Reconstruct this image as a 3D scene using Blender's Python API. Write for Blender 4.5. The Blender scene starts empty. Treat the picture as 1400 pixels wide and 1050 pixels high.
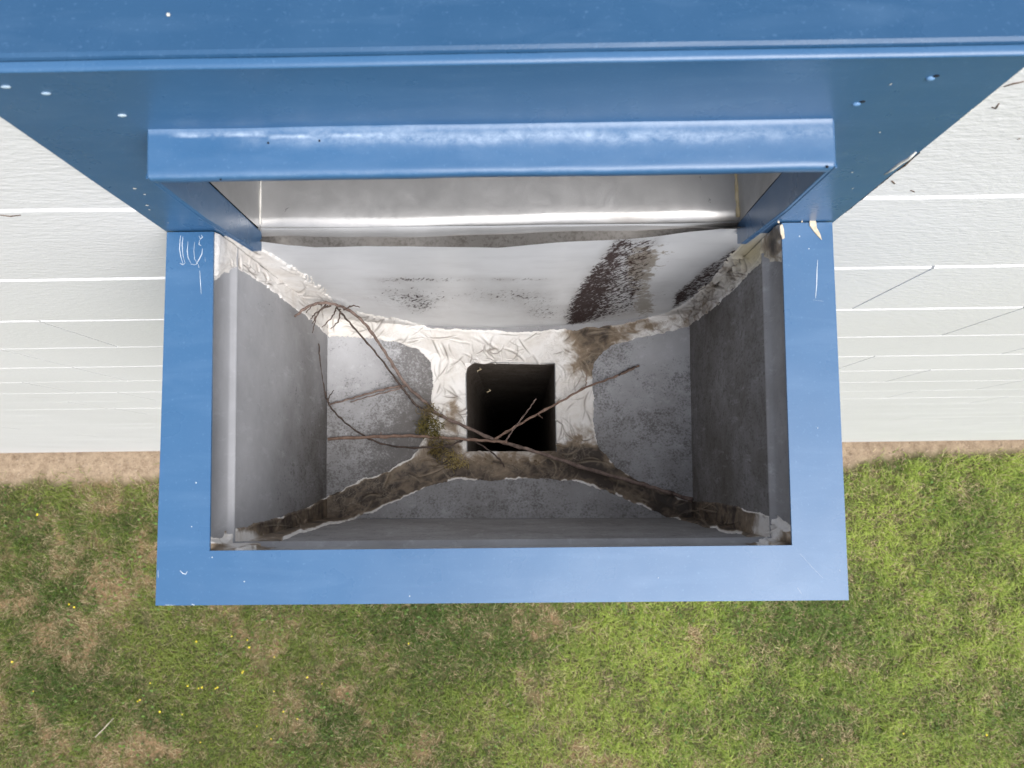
import bpy, bmesh, math, random
import numpy as np
from mathutils import Vector, Euler
random.seed(7); rng = np.random.default_rng(11)
sc = bpy.context.scene
COL = sc.collection

# ------------------------------------------------------------------ camera
FPX = 1133.655                      # focal length in pixels of a 1400 px wide picture
CT, CY, CR = 0.11036, 0.00945, -0.01266
CP = np.array([0.01353, -0.18963, 0.61124])
cam = bpy.data.cameras.new('camera'); camo = bpy.data.objects.new('camera', cam); COL.objects.link(camo)
camo.location = CP; camo.rotation_euler = Euler((CT, CY, CR), 'XYZ')
cam.sensor_width = 36; cam.lens = FPX / 1400 * 36; cam.clip_start = 0.01; cam.clip_end = 2000
cam.dof.use_dof = True; cam.dof.focus_distance = 0.86; cam.dof.aperture_fstop = 17
sc.camera = camo
# ------------------------------------------------------------------ sky and sun
SUN_EL, SUN_AZ = math.radians(62), math.radians(38)      # azimuth measured from -Y towards +X
sd = Vector((math.cos(SUN_EL) * math.sin(SUN_AZ), -math.cos(SUN_EL) * math.cos(SUN_AZ), math.sin(SUN_EL)))
w = bpy.data.worlds.new('World'); sc.world = w; w.use_nodes = True
nt = w.node_tree; bg = nt.nodes['Background']
sky = nt.nodes.new('ShaderNodeTexSky'); sky.sky_type = 'NISHITA'; sky.sun_disc = False
sky.sun_elevation = SUN_EL; sky.sun_rotation = math.atan2(sd.x, sd.y)
sky.air_density = 1.0; sky.dust_density = 5.0; sky.ozone_density = 1.0
hsv = nt.nodes.new('ShaderNodeHueSaturation'); hsv.inputs['Saturation'].default_value = 0.45
nt.links.new(sky.outputs[0], hsv.inputs['Color']); nt.links.new(hsv.outputs[0], bg.inputs['Color'])
bg.inputs['Strength'].default_value = 0.15
sl = bpy.data.lights.new('sun', 'SUN'); sl.energy = 1.9; sl.angle = math.radians(48); sl.color = (1, .972, .935)
slo = bpy.data.objects.new('sun', sl); COL.objects.link(slo); slo.location = (4, -3, 6)
slo.rotation_euler = sd.to_track_quat('Z', 'Y').to_euler()
sc.view_settings.view_transform = 'Standard'; sc.view_settings.look = 'None'
sc.view_settings.exposure = 0.47; sc.view_settings.gamma = 1.0; sc.view_settings.use_curve_mapping = False

# ------------------------------------------------------------------ measuring helpers
_R = np.array(Euler((CT, CY, CR), 'XYZ').to_matrix())
def ray(u, v): return _R @ np.array([(u - 700) / FPX, -(v - 525) / FPX, -1.0])
def onz(u, v, z): d = ray(u, v); return CP + (z - CP[2]) / d[2] * d
def ony(u, v, y): d = ray(u, v); return CP + (y - CP[1]) / d[1] * d
def topx(P):
    q = (P - CP) @ _R
    return 700 + FPX * q[..., 0] / -q[..., 2], 525 - FPX * q[..., 1] / -q[..., 2]

# ------------------------------------------------------------------ numpy noise
_T = np.random.default_rng(5).random(65536)
def vnoise(x, y, z=0.0, s=0):
    x, y, z = np.broadcast_arrays(np.asarray(x, float), np.asarray(y, float), np.asarray(z, float))
    xi, yi, zi = np.floor(x).astype(np.int64), np.floor(y).astype(np.int64), np.floor(z).astype(np.int64)
    fx, fy, fz = x - xi, y - yi, z - zi
    fx, fy, fz = [f * f * (3 - 2 * f) for f in (fx, fy, fz)]
    def h(a, b, c): return _T[(a * 73856093 ^ b * 19349663 ^ c * 83492791 ^ s * 2654435) & 65535]
    def L(a, b, t): return a + (b - a) * t
    r0 = L(L(h(xi, yi, zi), h(xi + 1, yi, zi), fx), L(h(xi, yi + 1, zi), h(xi + 1, yi + 1, zi), fx), fy)
    r1 = L(L(h(xi, yi, zi + 1), h(xi + 1, yi, zi + 1), fx), L(h(xi, yi + 1, zi + 1), h(xi + 1, yi + 1, zi + 1), fx), fy)
    return L(r0, r1, fz) * 2 - 1
def fbm(x, y, z=0.0, o=4, s=0):
    a, r, f = 1.0, 0.0, 1.0
    for k in range(o):
        r = r + a * vnoise(np.asarray(x) * f, np.asarray(y) * f, np.asarray(z) * f, s + k); a *= .5; f *= 2.03
    return r / 1.6
def sstep(a, b, x): t = np.clip((x - a) / (b - a), 0, 1); return t * t * (3 - 2 * t)
def sdf(px, py, poly):              # negative inside the polygon
    d = np.full(px.shape, 1e9); ins = np.zeros(px.shape, bool); n = len(poly)
    for i in range(n):
        ax, ay = poly[i]; bx, by = poly[(i + 1) % n]
        ex, ey = bx - ax, by - ay; wx, wy = px - ax, py - ay
        t = np.clip((wx * ex + wy * ey) / (ex * ex + ey * ey), 0, 1)
        d = np.minimum(d, np.hypot(wx - ex * t, wy - ey * t))
        c = ((ay <= py) & (by > py)) | ((by <= py) & (ay > py))
        xx = ax + (py - ay) / (ey if ey else 1e-9) * ex
        ins ^= c & (px < xx)
    return np.where(ins, -d, d)

# ------------------------------------------------------------------ object helpers
def tag(o, label=None, cat=None, group=None, kind=None):
    if label: o['label'] = label
    if cat: o['category'] = cat
    if group: o['group'] = group
    if kind: o['kind'] = kind
    return o
def empty(name, loc=(0, 0, 0)):
    o = bpy.data.objects.new(name, None); COL.objects.link(o); o.location = loc; o.empty_display_size = .05; return o
def link(name, me, mat, parent=None, smooth=False):
    if mat: me.materials.append(mat)
    o = bpy.data.objects.new(name, me); COL.objects.link(o)
    if parent:
        o.parent = parent; par = parent; off = Vector((0, 0, 0))
        while par: off += par.location; par = par.parent
        o.location = -off                       # meshes carry world coordinates
    me.polygons.foreach_set('use_smooth', [bool(smooth)] * len(me.polygons))
    return o
def npmesh(name, V, F, attrs=None):
    V = np.asarray(V, np.float32); F = np.asarray(F, np.int32); me = bpy.data.meshes.new(name)
    me.vertices.add(len(V)); me.vertices.foreach_set('co', V.ravel())
    k = F.shape[1]; me.loops.add(F.size); me.loops.foreach_set('vertex_index', F.ravel())
    me.polygons.add(len(F)); me.polygons.foreach_set('loop_start', np.arange(0, F.size, k, dtype=np.int32))
    me.polygons.foreach_set('loop_total', np.full(len(F), k, np.int32))
    me.update(calc_edges=True)
    for n, a in (attrs or {}).items():
        a = np.asarray(a, np.float32)
        if a.ndim == 1:
            at = me.attributes.new(n, 'FLOAT', 'POINT'); at.data.foreach_set('value', a)
        else:
            at = me.attributes.new(n, 'FLOAT_COLOR', 'POINT')
            at.data.foreach_set('color', np.concatenate([a, np.ones((len(a), 1))], 1).astype(np.float32).ravel())
    return me
def gridf(nu, nv):
    i = np.arange(nu * nv).reshape(nv, nu)
    return np.stack([i[:-1, :-1].ravel(), i[:-1, 1:].ravel(), i[1:, 1:].ravel(), i[1:, :-1].ravel()], 1)
def quadgrid(c, nu, nv):            # bilinear grid; corners c[0]..c[3] counter-clockwise seen from the visible side
    c = [np.asarray(p, float) for p in c]
    u, v = np.meshgrid(np.linspace(0, 1, nu), np.linspace(0, 1, nv))
    u = u[..., None]; v = v[..., None]
    P = (1 - u) * (1 - v) * c[0] + u * (1 - v) * c[1] + u * v * c[2] + (1 - u) * v * c[3]
    n = np.cross(c[1] - c[0], c[3] - c[0]); n /= np.linalg.norm(n)
    return P.reshape(-1, 3), n
class MB:
    def __init__(s): s.bm = bmesh.new()
    def box(s, a, b, bev=0.0, seg=2):
        a = np.minimum(a, b), np.maximum(a, b); lo, hi = a
        vs = [s.bm.verts.new((x, y, z)) for x in (lo[0], hi[0]) for y in (lo[1], hi[1]) for z in (lo[2], hi[2])]
        fs = [s.bm.faces.new([vs[i] for i in q]) for q in ((0, 1, 3, 2), (4, 6, 7, 5), (0, 4, 5, 1), (2, 3, 7, 6), (0, 2, 6, 4), (1, 5, 7, 3))]
        if bev:
            es = list({e for f in fs for e in f.edges}); bmesh.ops.bevel(s.bm, geom=es, offset=bev, segments=seg, profile=.6, affect='EDGES')
        return s
    def prism(s, pts_a, pts_b, bev=0.0, seg=2):      # two matching loops
        A = [s.bm.verts.new(p) for p in pts_a]; B = [s.bm.verts.new(p) for p in pts_b]; n = len(A)
        fs = [s.bm.faces.new(A[::-1]), s.bm.faces.new(B)]
        for i in range(n): fs.append(s.bm.faces.new([A[i], A[(i + 1) % n], B[(i + 1) % n], B[i]]))
        bmesh.ops.recalc_face_normals(s.bm, faces=fs)
        if bev:
            es = list({e for f in fs for e in f.edges}); bmesh.ops.bevel(s.bm, geom=es, offset=bev, segments=seg, profile=.6, affect='EDGES')
        return s
    def strip(s, prof, lo, hi, axis=0, n=1):      # open profile extruded along an axis
        return s
    def tube(s, pts, rads, sides=7):
        pts = [Vector(p) for p in pts]; rings = []
        for i, p in enumerate(pts):
            d = (pts[min(i + 1, len(pts) - 1)] - pts[max(i - 1, 0)]).normalized()
            a = d.cross(Vector((.13, .3, 1))).normalized(); b = d.cross(a)
            r = rads[i] if hasattr(rads, '__len__') else rads
            rings.append([s.bm.verts.new(p + (a * math.cos(t) + b * math.sin(t)) * r) for t in [k * 2 * math.pi / sides for k in range(sides)]])
        for A, B in zip(rings, rings[1:]):
            for k in range(sides): s.bm.faces.new([A[k], A[(k + 1) % sides], B[(k + 1) % sides], B[k]])
        s.bm.faces.new(rings[0][::-1]); s.bm.faces.new(rings[-1]); return s
    def build(s, name, mat, parent=None, smooth=False):
        me = bpy.data.meshes.new(name); s.bm.to_mesh(me); s.bm.free(); return link(name, me, mat, parent, smooth)

# ------------------------------------------------------------------ material helpers
class M:
    def __init__(s, name, rough=.5, metal=0.0, spec=.5):
        s.m = bpy.data.materials.new(name); s.m.use_nodes = True; s.t = s.m.node_tree; s.b = s.t.nodes['Principled BSDF']
        s.b.inputs['Roughness'].default_value = rough; s.b.inputs['Metallic'].default_value = metal
        s.b.inputs['Specular IOR Level'].default_value = spec
        g = s.t.nodes.new('ShaderNodeNewGeometry'); s.pos = g.outputs['Position']; s.nprev = None
    def set(s, i, v):
        if hasattr(v, 'links'): return v
        return v
    def put(s, sock, v):
        if isinstance(v, bpy.types.NodeSocket): s.t.links.new(v, sock)
        elif isinstance(v, (tuple, list)) and len(v) == 3 and sock.type == 'RGBA': sock.default_value = (*v, 1)
        else: sock.default_value = v
    def math(s, op, a, b=0.0, clamp=False):
        n = s.t.nodes.new('ShaderNodeMath'); n.operation = op; n.use_clamp = clamp; s.put(n.inputs[0], a); s.put(n.inputs[1], b); return n.outputs[0]
    def noise(s, scale, detail=4, stretch=None, rot=None, rough=.55, dist=0.0, off=0.0):
        n = s.t.nodes.new('ShaderNodeTexNoise'); n.inputs['Scale'].default_value = scale; n.inputs['Detail'].default_value = detail
        n.inputs['Roughness'].default_value = rough; n.inputs['Distortion'].default_value = dist
        v = s.pos
        if stretch or rot or off:
            mp = s.t.nodes.new('ShaderNodeMapping'); mp.vector_type = 'POINT'
            if rot:
                mp0 = s.t.nodes.new('ShaderNodeMapping'); mp0.inputs['Rotation'].default_value = rot; s.t.links.new(v, mp0.inputs[0]); v = mp0.outputs[0]
            mp.inputs['Scale'].default_value = stretch or (1, 1, 1); mp.inputs['Location'].default_value = (off, off, off)
            s.t.links.new(v, mp.inputs[0]); v = mp.outputs[0]
        s.t.links.new(v, n.inputs['Vector']); return n.outputs[0]
    def ramp(s, v, a, b, lo=0.0, hi=1.0):
        n = s.t.nodes.new('ShaderNodeMapRange'); n.clamp = True
        s.put(n.inputs[0], v); s.put(n.inputs[1], a); s.put(n.inputs[2], b); s.put(n.inputs[3], lo); s.put(n.inputs[4], hi); return n.outputs[0]
    def mix(s, f, a, b, mode='MIX'):
        n = s.t.nodes.new('ShaderNodeMix'); n.data_type = 'RGBA'; n.blend_type = mode
        s.put(n.inputs[0], f); s.put(n.inputs[6], a); s.put(n.inputs[7], b); return n.outputs[2]
    def attr(s, name, col=False):
        n = s.t.nodes.new('ShaderNodeAttribute'); n.attribute_name = name; return n.outputs['Color' if col else 'Fac']
    def bump(s, h, dist, strength=1.0):
        n = s.t.nodes.new('ShaderNodeBump'); n.inputs['Distance'].default_value = dist; n.inputs['Strength'].default_value = strength
        s.put(n.inputs['Height'], h)
        if s.nprev: s.t.links.new(s.nprev, n.inputs['Normal'])
        s.nprev = n.outputs[0]; s.t.links.new(s.nprev, s.b.inputs['Normal'])
    def col(s, v): s.put(s.b.inputs['Base Color'], v)
    def rough(s, v): s.put(s.b.inputs['Roughness'], v)

def blue_paint(name, wear=False, coat=.45, k=.84):
    m = M(name, .38, 0, .4); m.b.inputs['Coat Weight'].default_value = coat; m.b.inputs['Coat IOR'].default_value = 1.5; m.b.inputs['Coat Roughness'].default_value = .42
    c = m.mix(m.ramp(m.noise(9, 5), .3, .7), tuple(k * q for q in (.036, .129, .284)), tuple(k * q for q in (.046, .148, .313)))
    c = m.mix(m.ramp(m.noise(420, 2), .62, .8, 0, .25), c, (.16, .30, .50))
    # faint chalky wipe marks running along the sheet
    c = m.mix(m.ramp(m.noise(14, 6, (1, 5, 5), dist=.6), .5, .9, 0, .14), c, (.22, .36, .55))
    c = m.mix(m.ramp(m.noise(34, 6, rough=.7, off=3.1), .45, .8, 0, .08), c, (.10, .20, .36))
    if wear:
        a = m.attr('wear'); n = m.noise(85, 7, (1, 1.3, 1), rough=.8, dist=.3)
        k = m.math('MULTIPLY', a, m.ramp(n, .32, .72), clamp=True)
        c = m.mix(k, c, (.46, .56, .70))
        m.rough(m.ramp(k, 0, 1, .32, .6))
    else:
        m.rough(m.ramp(m.noise(24, 4), .3, .7, .24, .36))
    m.col(c); m.bump(m.noise(700, 2), .00012, .5); m.bump(m.noise(11, 2), .0022, .35)
    return m.m
BLUE = blue_paint('blue_paint'); BLUEC = blue_paint('shaded_coping_paint', False, 0.0, .62); BLUEW = blue_paint('weathered_blue_paint', True)  # BLUEC darker, no coat: shade of a person over the coping, painted in

def galv(name, base, dark, dirt, metal=.25, rough=.46, spangle=.64, scr=.3):
    m = M(name, rough, metal, .5)
    big = m.noise(14, 6, rough=.62); fine = m.noise(430, 4, (1, 1, .5), rough=.7); mid = m.noise(70, 6, rough=.7, dist=.5)
    c = m.mix(m.ramp(big, .32, .68), base, tuple(x * .78 for x in base))
    f = m.attr('dark')
    thr = m.math('SUBTRACT', .86, m.math('MULTIPLY', f, .62))
    sp = m.math('ADD', m.math('MULTIPLY', fine, .62), m.math('MULTIPLY', mid, .38))
    k = m.ramp(m.math('SUBTRACT', sp, m.math('SUBTRACT', .70, m.math('MULTIPLY', f, .34))), 0, .12, 0, 1)
    c = m.mix(m.math('MULTIPLY', k, spangle), c, dark)
    c = m.mix(m.math('MULTIPLY', m.attr('dirt'), m.ramp(big, .25, .75, .5, 1)), c, dirt)
    # thin pale scratches and runs
    c = m.mix(m.ramp(m.noise(110, 5, (1, 1, .3), off=2.0, rough=.75), .56, .74, 0, scr), c, tuple(min(1, x * 1.5) for x in base))
    m.col(c); m.rough(m.math('ADD', m.ramp(mid, .3, .7, rough - .06, rough + .14), m.math('MULTIPLY', m.attr('dirt'), .3))); m.bump(mid, .0006, .35); m.bump(m.noise(900, 2), .0001, .4)
    return m.m
GALV = galv('galvanised_steel', (.46, .47, .50), (.06, .055, .055), (.10, .085, .07))
GALVW = galv('warm_galvanised_steel', (.52, .52, .525), (.16, .15, .145), (.13, .105, .08), .55, .33, .1, 0.0)

def liner():
    m = M('stained_liner_sheet', .36, .12, .5)
    st = m.attr('dark'); tan = m.attr('dirt')
    rot = (0, math.radians(-28), 0)
    streak = m.noise(300, 6, (1.4, 1, .34), rot, rough=.7, dist=.4); fl = m.noise(330, 6, (.7, 1, .36), rough=.75, dist=.5, off=4)
    base = m.mix(m.ramp(m.noise(9, 4), .3, .7), (.74, .76, .79), (.62, .64, .66))
    base = m.mix(m.ramp(m.noise(40, 6, (.6, 1, 1.5), off=1), .5, .8, 0, .25), base, (.36, .36, .38))
    n = m.math('ADD', m.math('MULTIPLY', streak, .5), m.math('MULTIPLY', fl, .5))
    k = m.ramp(m.math('SUBTRACT', n, m.math('SUBTRACT', .73, m.math('MULTIPLY', st, .31))), -.02, .06)
    kt = m.ramp(m.math('SUBTRACT', m.noise(85, 5, rough=.7, dist=.8, off=9), m.math('SUBTRACT', .85, m.math('MULTIPLY', tan, .5))), 0, .08)
    c = m.mix(m.math('MULTIPLY', kt, .8), base, (.20, .16, .10))
    soft = m.math('MULTIPLY', m.ramp(st, .05, 1, 0, .6), m.ramp(m.noise(55, 6, (.8, 1, .4), rough=.65, off=21), .3, .65))
    c = m.mix(soft, c, (.19, .165, .155))
    c = m.mix(m.math('MULTIPLY', k, .95), c, (.034, .017, .015))
    m.col(c); m.rough(m.ramp(k, 0, 1, .34, .9)); m.put(m.b.inputs['Specular IOR Level'], m.ramp(k, 0, 1, .5, .08)); m.bump(k, .0004, .6); m.bump(m.noise(8, 2), .004, .3)
    return m.m
LINER = liner()

def sealant_mat():
    m = M('brushed_sealant', .6, 0, .4)
    d = m.attr('dirt'); y = m.attr('yellow')
    n = m.noise(70, 5, rough=.55, dist=.9); n2 = m.noise(30, 6, rough=.65, dist=.8, off=3)
    dd = m.math('ADD', d, m.math('MULTIPLY', m.math('SUBTRACT', m.math('ADD', m.math('MULTIPLY', n, .5), m.math('MULTIPLY', n2, .5)), .5), m.ramp(d, 0, .4, .35, 1.7)), clamp=True)
    white = m.mix(m.ramp(n2, .35, .65), (.86, .85, .84), (.72, .69, .655))
    white = m.mix(y, white, (.60, .52, .32))
    tan = (.27, .21, .15)
    c = m.mix(m.ramp(dd, .28, .58), white, tan)
    c = m.mix(m.ramp(dd, .56, .95), c, (.050, .038, .031))
    c = m.mix(m.math('MULTIPLY', m.attr('line'), .8), c, m.mix(m.ramp(dd, .45, .65), (.13, .10, .08), (.34, .28, .21)))
    ln = m.noise(48, 3, rough=.5, dist=2.2, off=12); l2 = m.noise(95, 3, rough=.5, dist=1.6, off=15)
    l1 = m.ramp(m.math('ABSOLUTE', m.math('SUBTRACT', ln, .5)), 0, .022, 1, 0); l2 = m.ramp(m.math('ABSOLUTE', m.math('SUBTRACT', l2, .5)), 0, .034, 1, 0)
    pm = m.ramp(m.noise(30, 3, off=19), .50, .60)
    lines = m.math('MULTIPLY', m.math('MAXIMUM', l1, m.math('MULTIPLY', l2, .7)), pm)
    c = m.mix(m.math('MULTIPLY', lines, m.ramp(dd, 0, .4, .15, .4)), c, m.mix(m.ramp(dd, .5, .7), (.13, .10, .075), (.42, .36, .28)))
    m.col(c); m.bump(n, .0012, .6); m.bump(m.noise(40, 4, dist=2.0, off=12), .0012, .6); return m.m
SEAL = sealant_mat()

def plain(name, a, b, rough=.7, scale=40, bump=0.0, metal=0.0):
    m = M(name, rough, metal, .35); m.col(m.mix(m.ramp(m.noise(scale, 5), .3, .7), a, b))
    if bump: m.bump(m.noise(scale * 2, 6), bump, .8)
    return m.m

def siding_mat():
    m = M('white_siding_paint', .55, 0, .4)
    g = m.noise(75, 5, (1, 1, 2.0), rough=.6, dist=.5); g2 = m.noise(150, 3, (.6, 1, 1.6), off=5)
    big = m.noise(2.2, 4)
    c = m.mix(m.ramp(big, .3, .7), (.75, .757, .775), (.80, .807, .83))
    c = m.mix(m.ramp(m.noise(90, 4, (.4, 1, 3)), .72, .8, 0, .35), c, (.42, .42, .41))
    c = m.mix(m.ramp(m.noise(7, 6, (1, 1, 2), off=8), .66, .8, 0, .3), c, (.5, .48, .42))
    c = m.mix(m.math('MULTIPLY', m.attr('dirt'), m.ramp(g2, .35, .6)), c, (.15, .12, .10))
    m.col(c); m.bump(g, .0005, .4); m.bump(g2, .0010, .7); m.bump(m.noise(210, 3, (1, 1, 1.2), off=31), .0007, .6); return m.m
SIDING = siding_mat()
BARK = None
def bark_mat():
    m = M('twig_bark', .75, 0, .3)
    c = m.mix(m.ramp(m.noise(120, 5, rough=.7), .3, .7), (.10, .072, .062), (.30, .225, .195))
    c = m.mix(m.ramp(m.noise(60, 4, off=2), .6, .7), c, (.045, .03, .026))
    m.col(c); m.bump(m.noise(500, 4), .0006, .8); return m.m
BARK = bark_mat()

# ================================================================== GROUND AND BUILDING
ZG = -4.844
def ground_h(x, y): return .018 * fbm(x * 2.3, y * 2.3, o=3, s=40) + .008 * fbm(x * 14, y * 14, o=2, s=44)
def soil_edge(x): return -.17 - .05 * fbm(x * 1.1, 3.0 + 0 * x, o=3, s=50) - .035 * fbm(x * 6, 0 * x, o=3, s=51) - .04 * sstep(-.5, -1.5, x) + .035 * sstep(1, 3, x)
def deadness(x, y):
    a = fbm(x * 2.6, y * 2.6, o=4, s=60) * .8 + fbm(x * 9, y * 9, o=3, s=61) * .6
    bias = -.12 - .12 * x
    return np.clip((a + bias - .16) * 1.9 + .22, 0, 1)
gx = np.concatenate([[-400, -120, -40, -15, -9], np.linspace(-7, 7, 520), [9, 15, 40, 120, 400]])
gy = np.concatenate([[-400, -120, -40, -15, -7], np.linspace(-4, .25, 190), [3, 15, 60, 400]])
X, Y = np.meshgrid(gx, gy); near = (np.abs(X) < 6.6) & (Y > -4.5)
Z = ZG + np.where(near, ground_h(X, Y), 0)
V = np.stack([X.ravel(), Y.ravel(), Z.ravel()], 1)
soil = sstep(-.03, .05, Y - soil_edge(X)).ravel()
m = M('lawn_soil', .95, 0, .2)
thatch = m.mix(m.ramp(m.noise(38, 6, rough=.7), .35, .65), (.050, .058, .022), (.13, .12, .055))
thatch = m.mix(m.math('MULTIPLY', m.attr('dead'), m.ramp(m.noise(60, 5), .3, .6)), thatch, (.25, .165, .095))
far = m.mix(m.ramp(m.noise(.6, 6), .35, .65), (.055, .085, .020), (.085, .10, .032))
thatch = m.mix(m.attr('far'), thatch, far)
so = m.mix(m.ramp(m.noise(22, 7, rough=.7), .3, .7), (.20, .145, .10), (.40, .315, .225))
so = m.mix(m.ramp(m.noise(140, 4), .6, .72), so, (.50, .42, .32))
so = m.mix(m.ramp(m.noise(90, 4, off=4), .62, .72), so, (.09, .055, .035))
m.col(m.mix(m.attr('soil'), thatch, so)); m.bump(m.noise(50, 6, rough=.7), .02, .7)
gm = npmesh('ground', V, gridf(len(gx), len(gy)), {'soil': soil, 'dead': np.where(near, deadness(X, Y), .4).ravel(), 'far': np.where(near, 0, 1.0).ravel()})
tag(link('ground', gm, m.m, smooth=True), kind='structure')

# grass: one mesh of separate bent blades
def make_grass():
    N = 1180000
    x = rng.uniform(-6.4, 6.4, N); y = -.06 - rng.random(N) * 3.6; out = (np.abs(x) > 4.0) | (y < -2.75)
    x += .02 * fbm(x * 18, y * 18, s=70)
    e = soil_edge(x); d = deadness(x, y)
    clump = fbm(x * 13, y * 13, o=3, s=72)
    p = sstep(.03, -.07, y - e + .03 * clump) + .06 * (clump > .1)
    # bare earth shows through the worst patches
    p *= 1 - .55 * sstep(.72, 1, d) * (x < .4)
    keep = rng.random(N) < p * (.62 + .5 * clump) * np.where(out, .5, 1.0)
    x, y, d, clump, out = x[keep], y[keep], d[keep], clump[keep], out[keep]; n = len(x)
    straw = fbm(x * 10, y * 10, o=3, s=83)
    dead = rng.random(n) < .24 + .30 * sstep(.05, .5, straw) + .50 * d ** 1.2
    L = rng.gamma(6, .0085, n) * (1 + .35 * clump); L = np.clip(L, .015, .11) * np.where(dead, .8, 1.05)
    wd = rng.uniform(.0022, .0042, n) * np.where(out, 1.7, 1.0) * np.where(dead, .85, 1.15)
    flow = 6.3 * fbm(x * 5, y * 5, o=2, s=75)
    ang = np.where(rng.random(n) < .5, flow + rng.normal(0, .7, n), rng.uniform(0, 6.28, n))
    lean = np.clip(rng.normal(.95, .3, n), .2, 1.5); lean = np.where(dead, lean + .25, lean)
    z0 = ZG + ground_h(x, y) - .003
    dx, dy = np.cos(ang), np.sin(ang); qx, qy = -dy * wd / 2, dx * wd / 2
    m1 = L * .5; h1 = np.cos(lean * .55) * m1; o1 = np.sin(lean * .55) * m1
    h2 = h1 + np.cos(np.minimum(lean * 1.35, 1.9)) * m1; o2 = o1 + np.sin(np.minimum(lean * 1.35, 1.9)) * m1
    b = np.stack([x, y, z0], 1); q = np.stack([qx, qy, 0 * qx], 1)
    up = lambda o, h: np.stack([x + dx * o, y + dy * o, z0 + h], 1)
    V = np.stack([b - q, b + q, up(o1, h1) - q * .8, up(o1, h1) + q * .8, up(o2, np.maximum(h2, .004))], 1)
    i = np.arange(n)[:, None] * 5
    F = np.concatenate([i + [0, 1, 3], i + [0, 3, 2], i + [2, 3, 4]])
    t = rng.random(n)[:, None]; hue = np.clip(.5 + 1.0 * fbm(x * 1.7, y * 1.7, o=4, s=80) + .5 * clump + rng.normal(0, .28, n), 0, 1)[:, None]
    g = (1 - hue) * np.array([.10, .175, .032]) + hue * np.array([.34, .43, .085])
    side_tone = sstep(-1.2, 1.2, x)[:, None]  # blade colours darken towards the left end of the lawn
    g = g * (.64 + .46 * side_tone)
    br = (1 - t) * np.array([.38, .27, .15]) + t * np.array([.74, .65, .40])
    c = np.where(dead[:, None], br * (.72 + .28 * side_tone), g) * rng.uniform(.72, 1.25, n)[:, None]
    C = np.repeat(c[:, None, :], 5, 1)
    return npmesh('grass', V.reshape(-1, 3), F, {'col': C.reshape(-1, 3)})
m = M('grass_blades', .55, 0, .35); m.col(m.attr('col', True))
tr = m.t.nodes.new('ShaderNodeBsdfTranslucent'); m.t.links.new(m.attr('col', True), tr.inputs['Color'])
mx = m.t.nodes.new('ShaderNodeMixShader'); mx.inputs[0].default_value = .3
m.t.links.new(m.b.outputs[0], mx.inputs[1]); m.t.links.new(tr.outputs[0], mx.inputs[2])
m.t.links.new(mx.outputs[0], m.t.nodes['Material Output'].inputs['Surface'])
tag(link('grass', make_grass(), m.m), 'short patchy lawn grass, green with straw-coloured blades, below the wall', 'grass', kind='stuff')

# clover and weed leaves
def make_weeds():
    n = 7000; x = rng.uniform(-3.9, 3.9, n); y = rng.uniform(-2.7, -.25, n)
    k = fbm(x * 2.2, y * 2.2, o=3, s=90) > np.where(x < 0, .1, .33); x, y = x[k], y[k]; n = len(x)
    z = ZG + ground_h(x, y) + rng.uniform(.012, .04, n); r = rng.uniform(.004, .009, n); a0 = rng.uniform(0, 6.28, n)
    tl = rng.normal(0, .3, (n, 2)); V = []
    for kx in range(6):
        a = a0 + kx * math.pi / 3; ox, oy = np.cos(a) * r * (1 if kx % 3 else 1.35), np.sin(a) * r
        V.append(np.stack([x + ox, y + oy, z + ox * tl[:, 0] + oy * tl[:, 1]], 1))
    V = np.stack(V, 1).reshape(-1, 3); F = np.arange(n * 6).reshape(n, 6)
    c = np.repeat((np.array([.09, .17, .035]) * rng.uniform(.6, 1.5, (n, 1)) + rng.uniform(0, .03, (n, 1)) * [1, 1, .2])[:, None], 6, 1).reshape(-1, 3)
    return npmesh('weeds', V, F, {'col': c})
tag(link('clover_leaves', make_weeds(), m.m), 'small round clover leaves scattered through the lawn grass', 'weeds', kind='stuff')

# pebbles in the soil strip
mb = MB()
for i in range(420):
    x = random.uniform(-3.8, 3.8); y = -random.uniform(.03, .24); r = random.uniform(.003, .010)
    z = ZG + float(ground_h(np.array(x), np.array(y)))
    g = bmesh.ops.create_icosphere(mb.bm, subdivisions=1, radius=r)
    for v in g['verts']: v.co = Vector((x + v.co.x * random.uniform(.8, 1.3), y + v.co.y, z + v.co.z * .6))
tag(mb.build('pebbles', plain('pebble_stone', (.20, .14, .09), (.38, .31, .24), .9, 30), None, True), 'small pebbles and clods in the bare soil strip at the wall foot', 'pebbles', kind='stuff')

# dry stick on the lawn
def ground_at(u, v, up=.02): p = onz(u, v, ZG + up); return p
p0, p1 = ground_at(130, 1008, .045), ground_at(155, 982, .045)
mb = MB(); mid = (p0 + p1) / 2 + [.004, 0, .006]; mb.tube([p0, mid, p1], [.0028, .0034, .002], 7)
tag(mb.build('dry_stick', plain('bleached_wood', (.38, .32, .25), (.55, .5, .42), .8, 60), None, True), 'pale dry stick lying on the lawn at lower left', 'stick')
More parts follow.
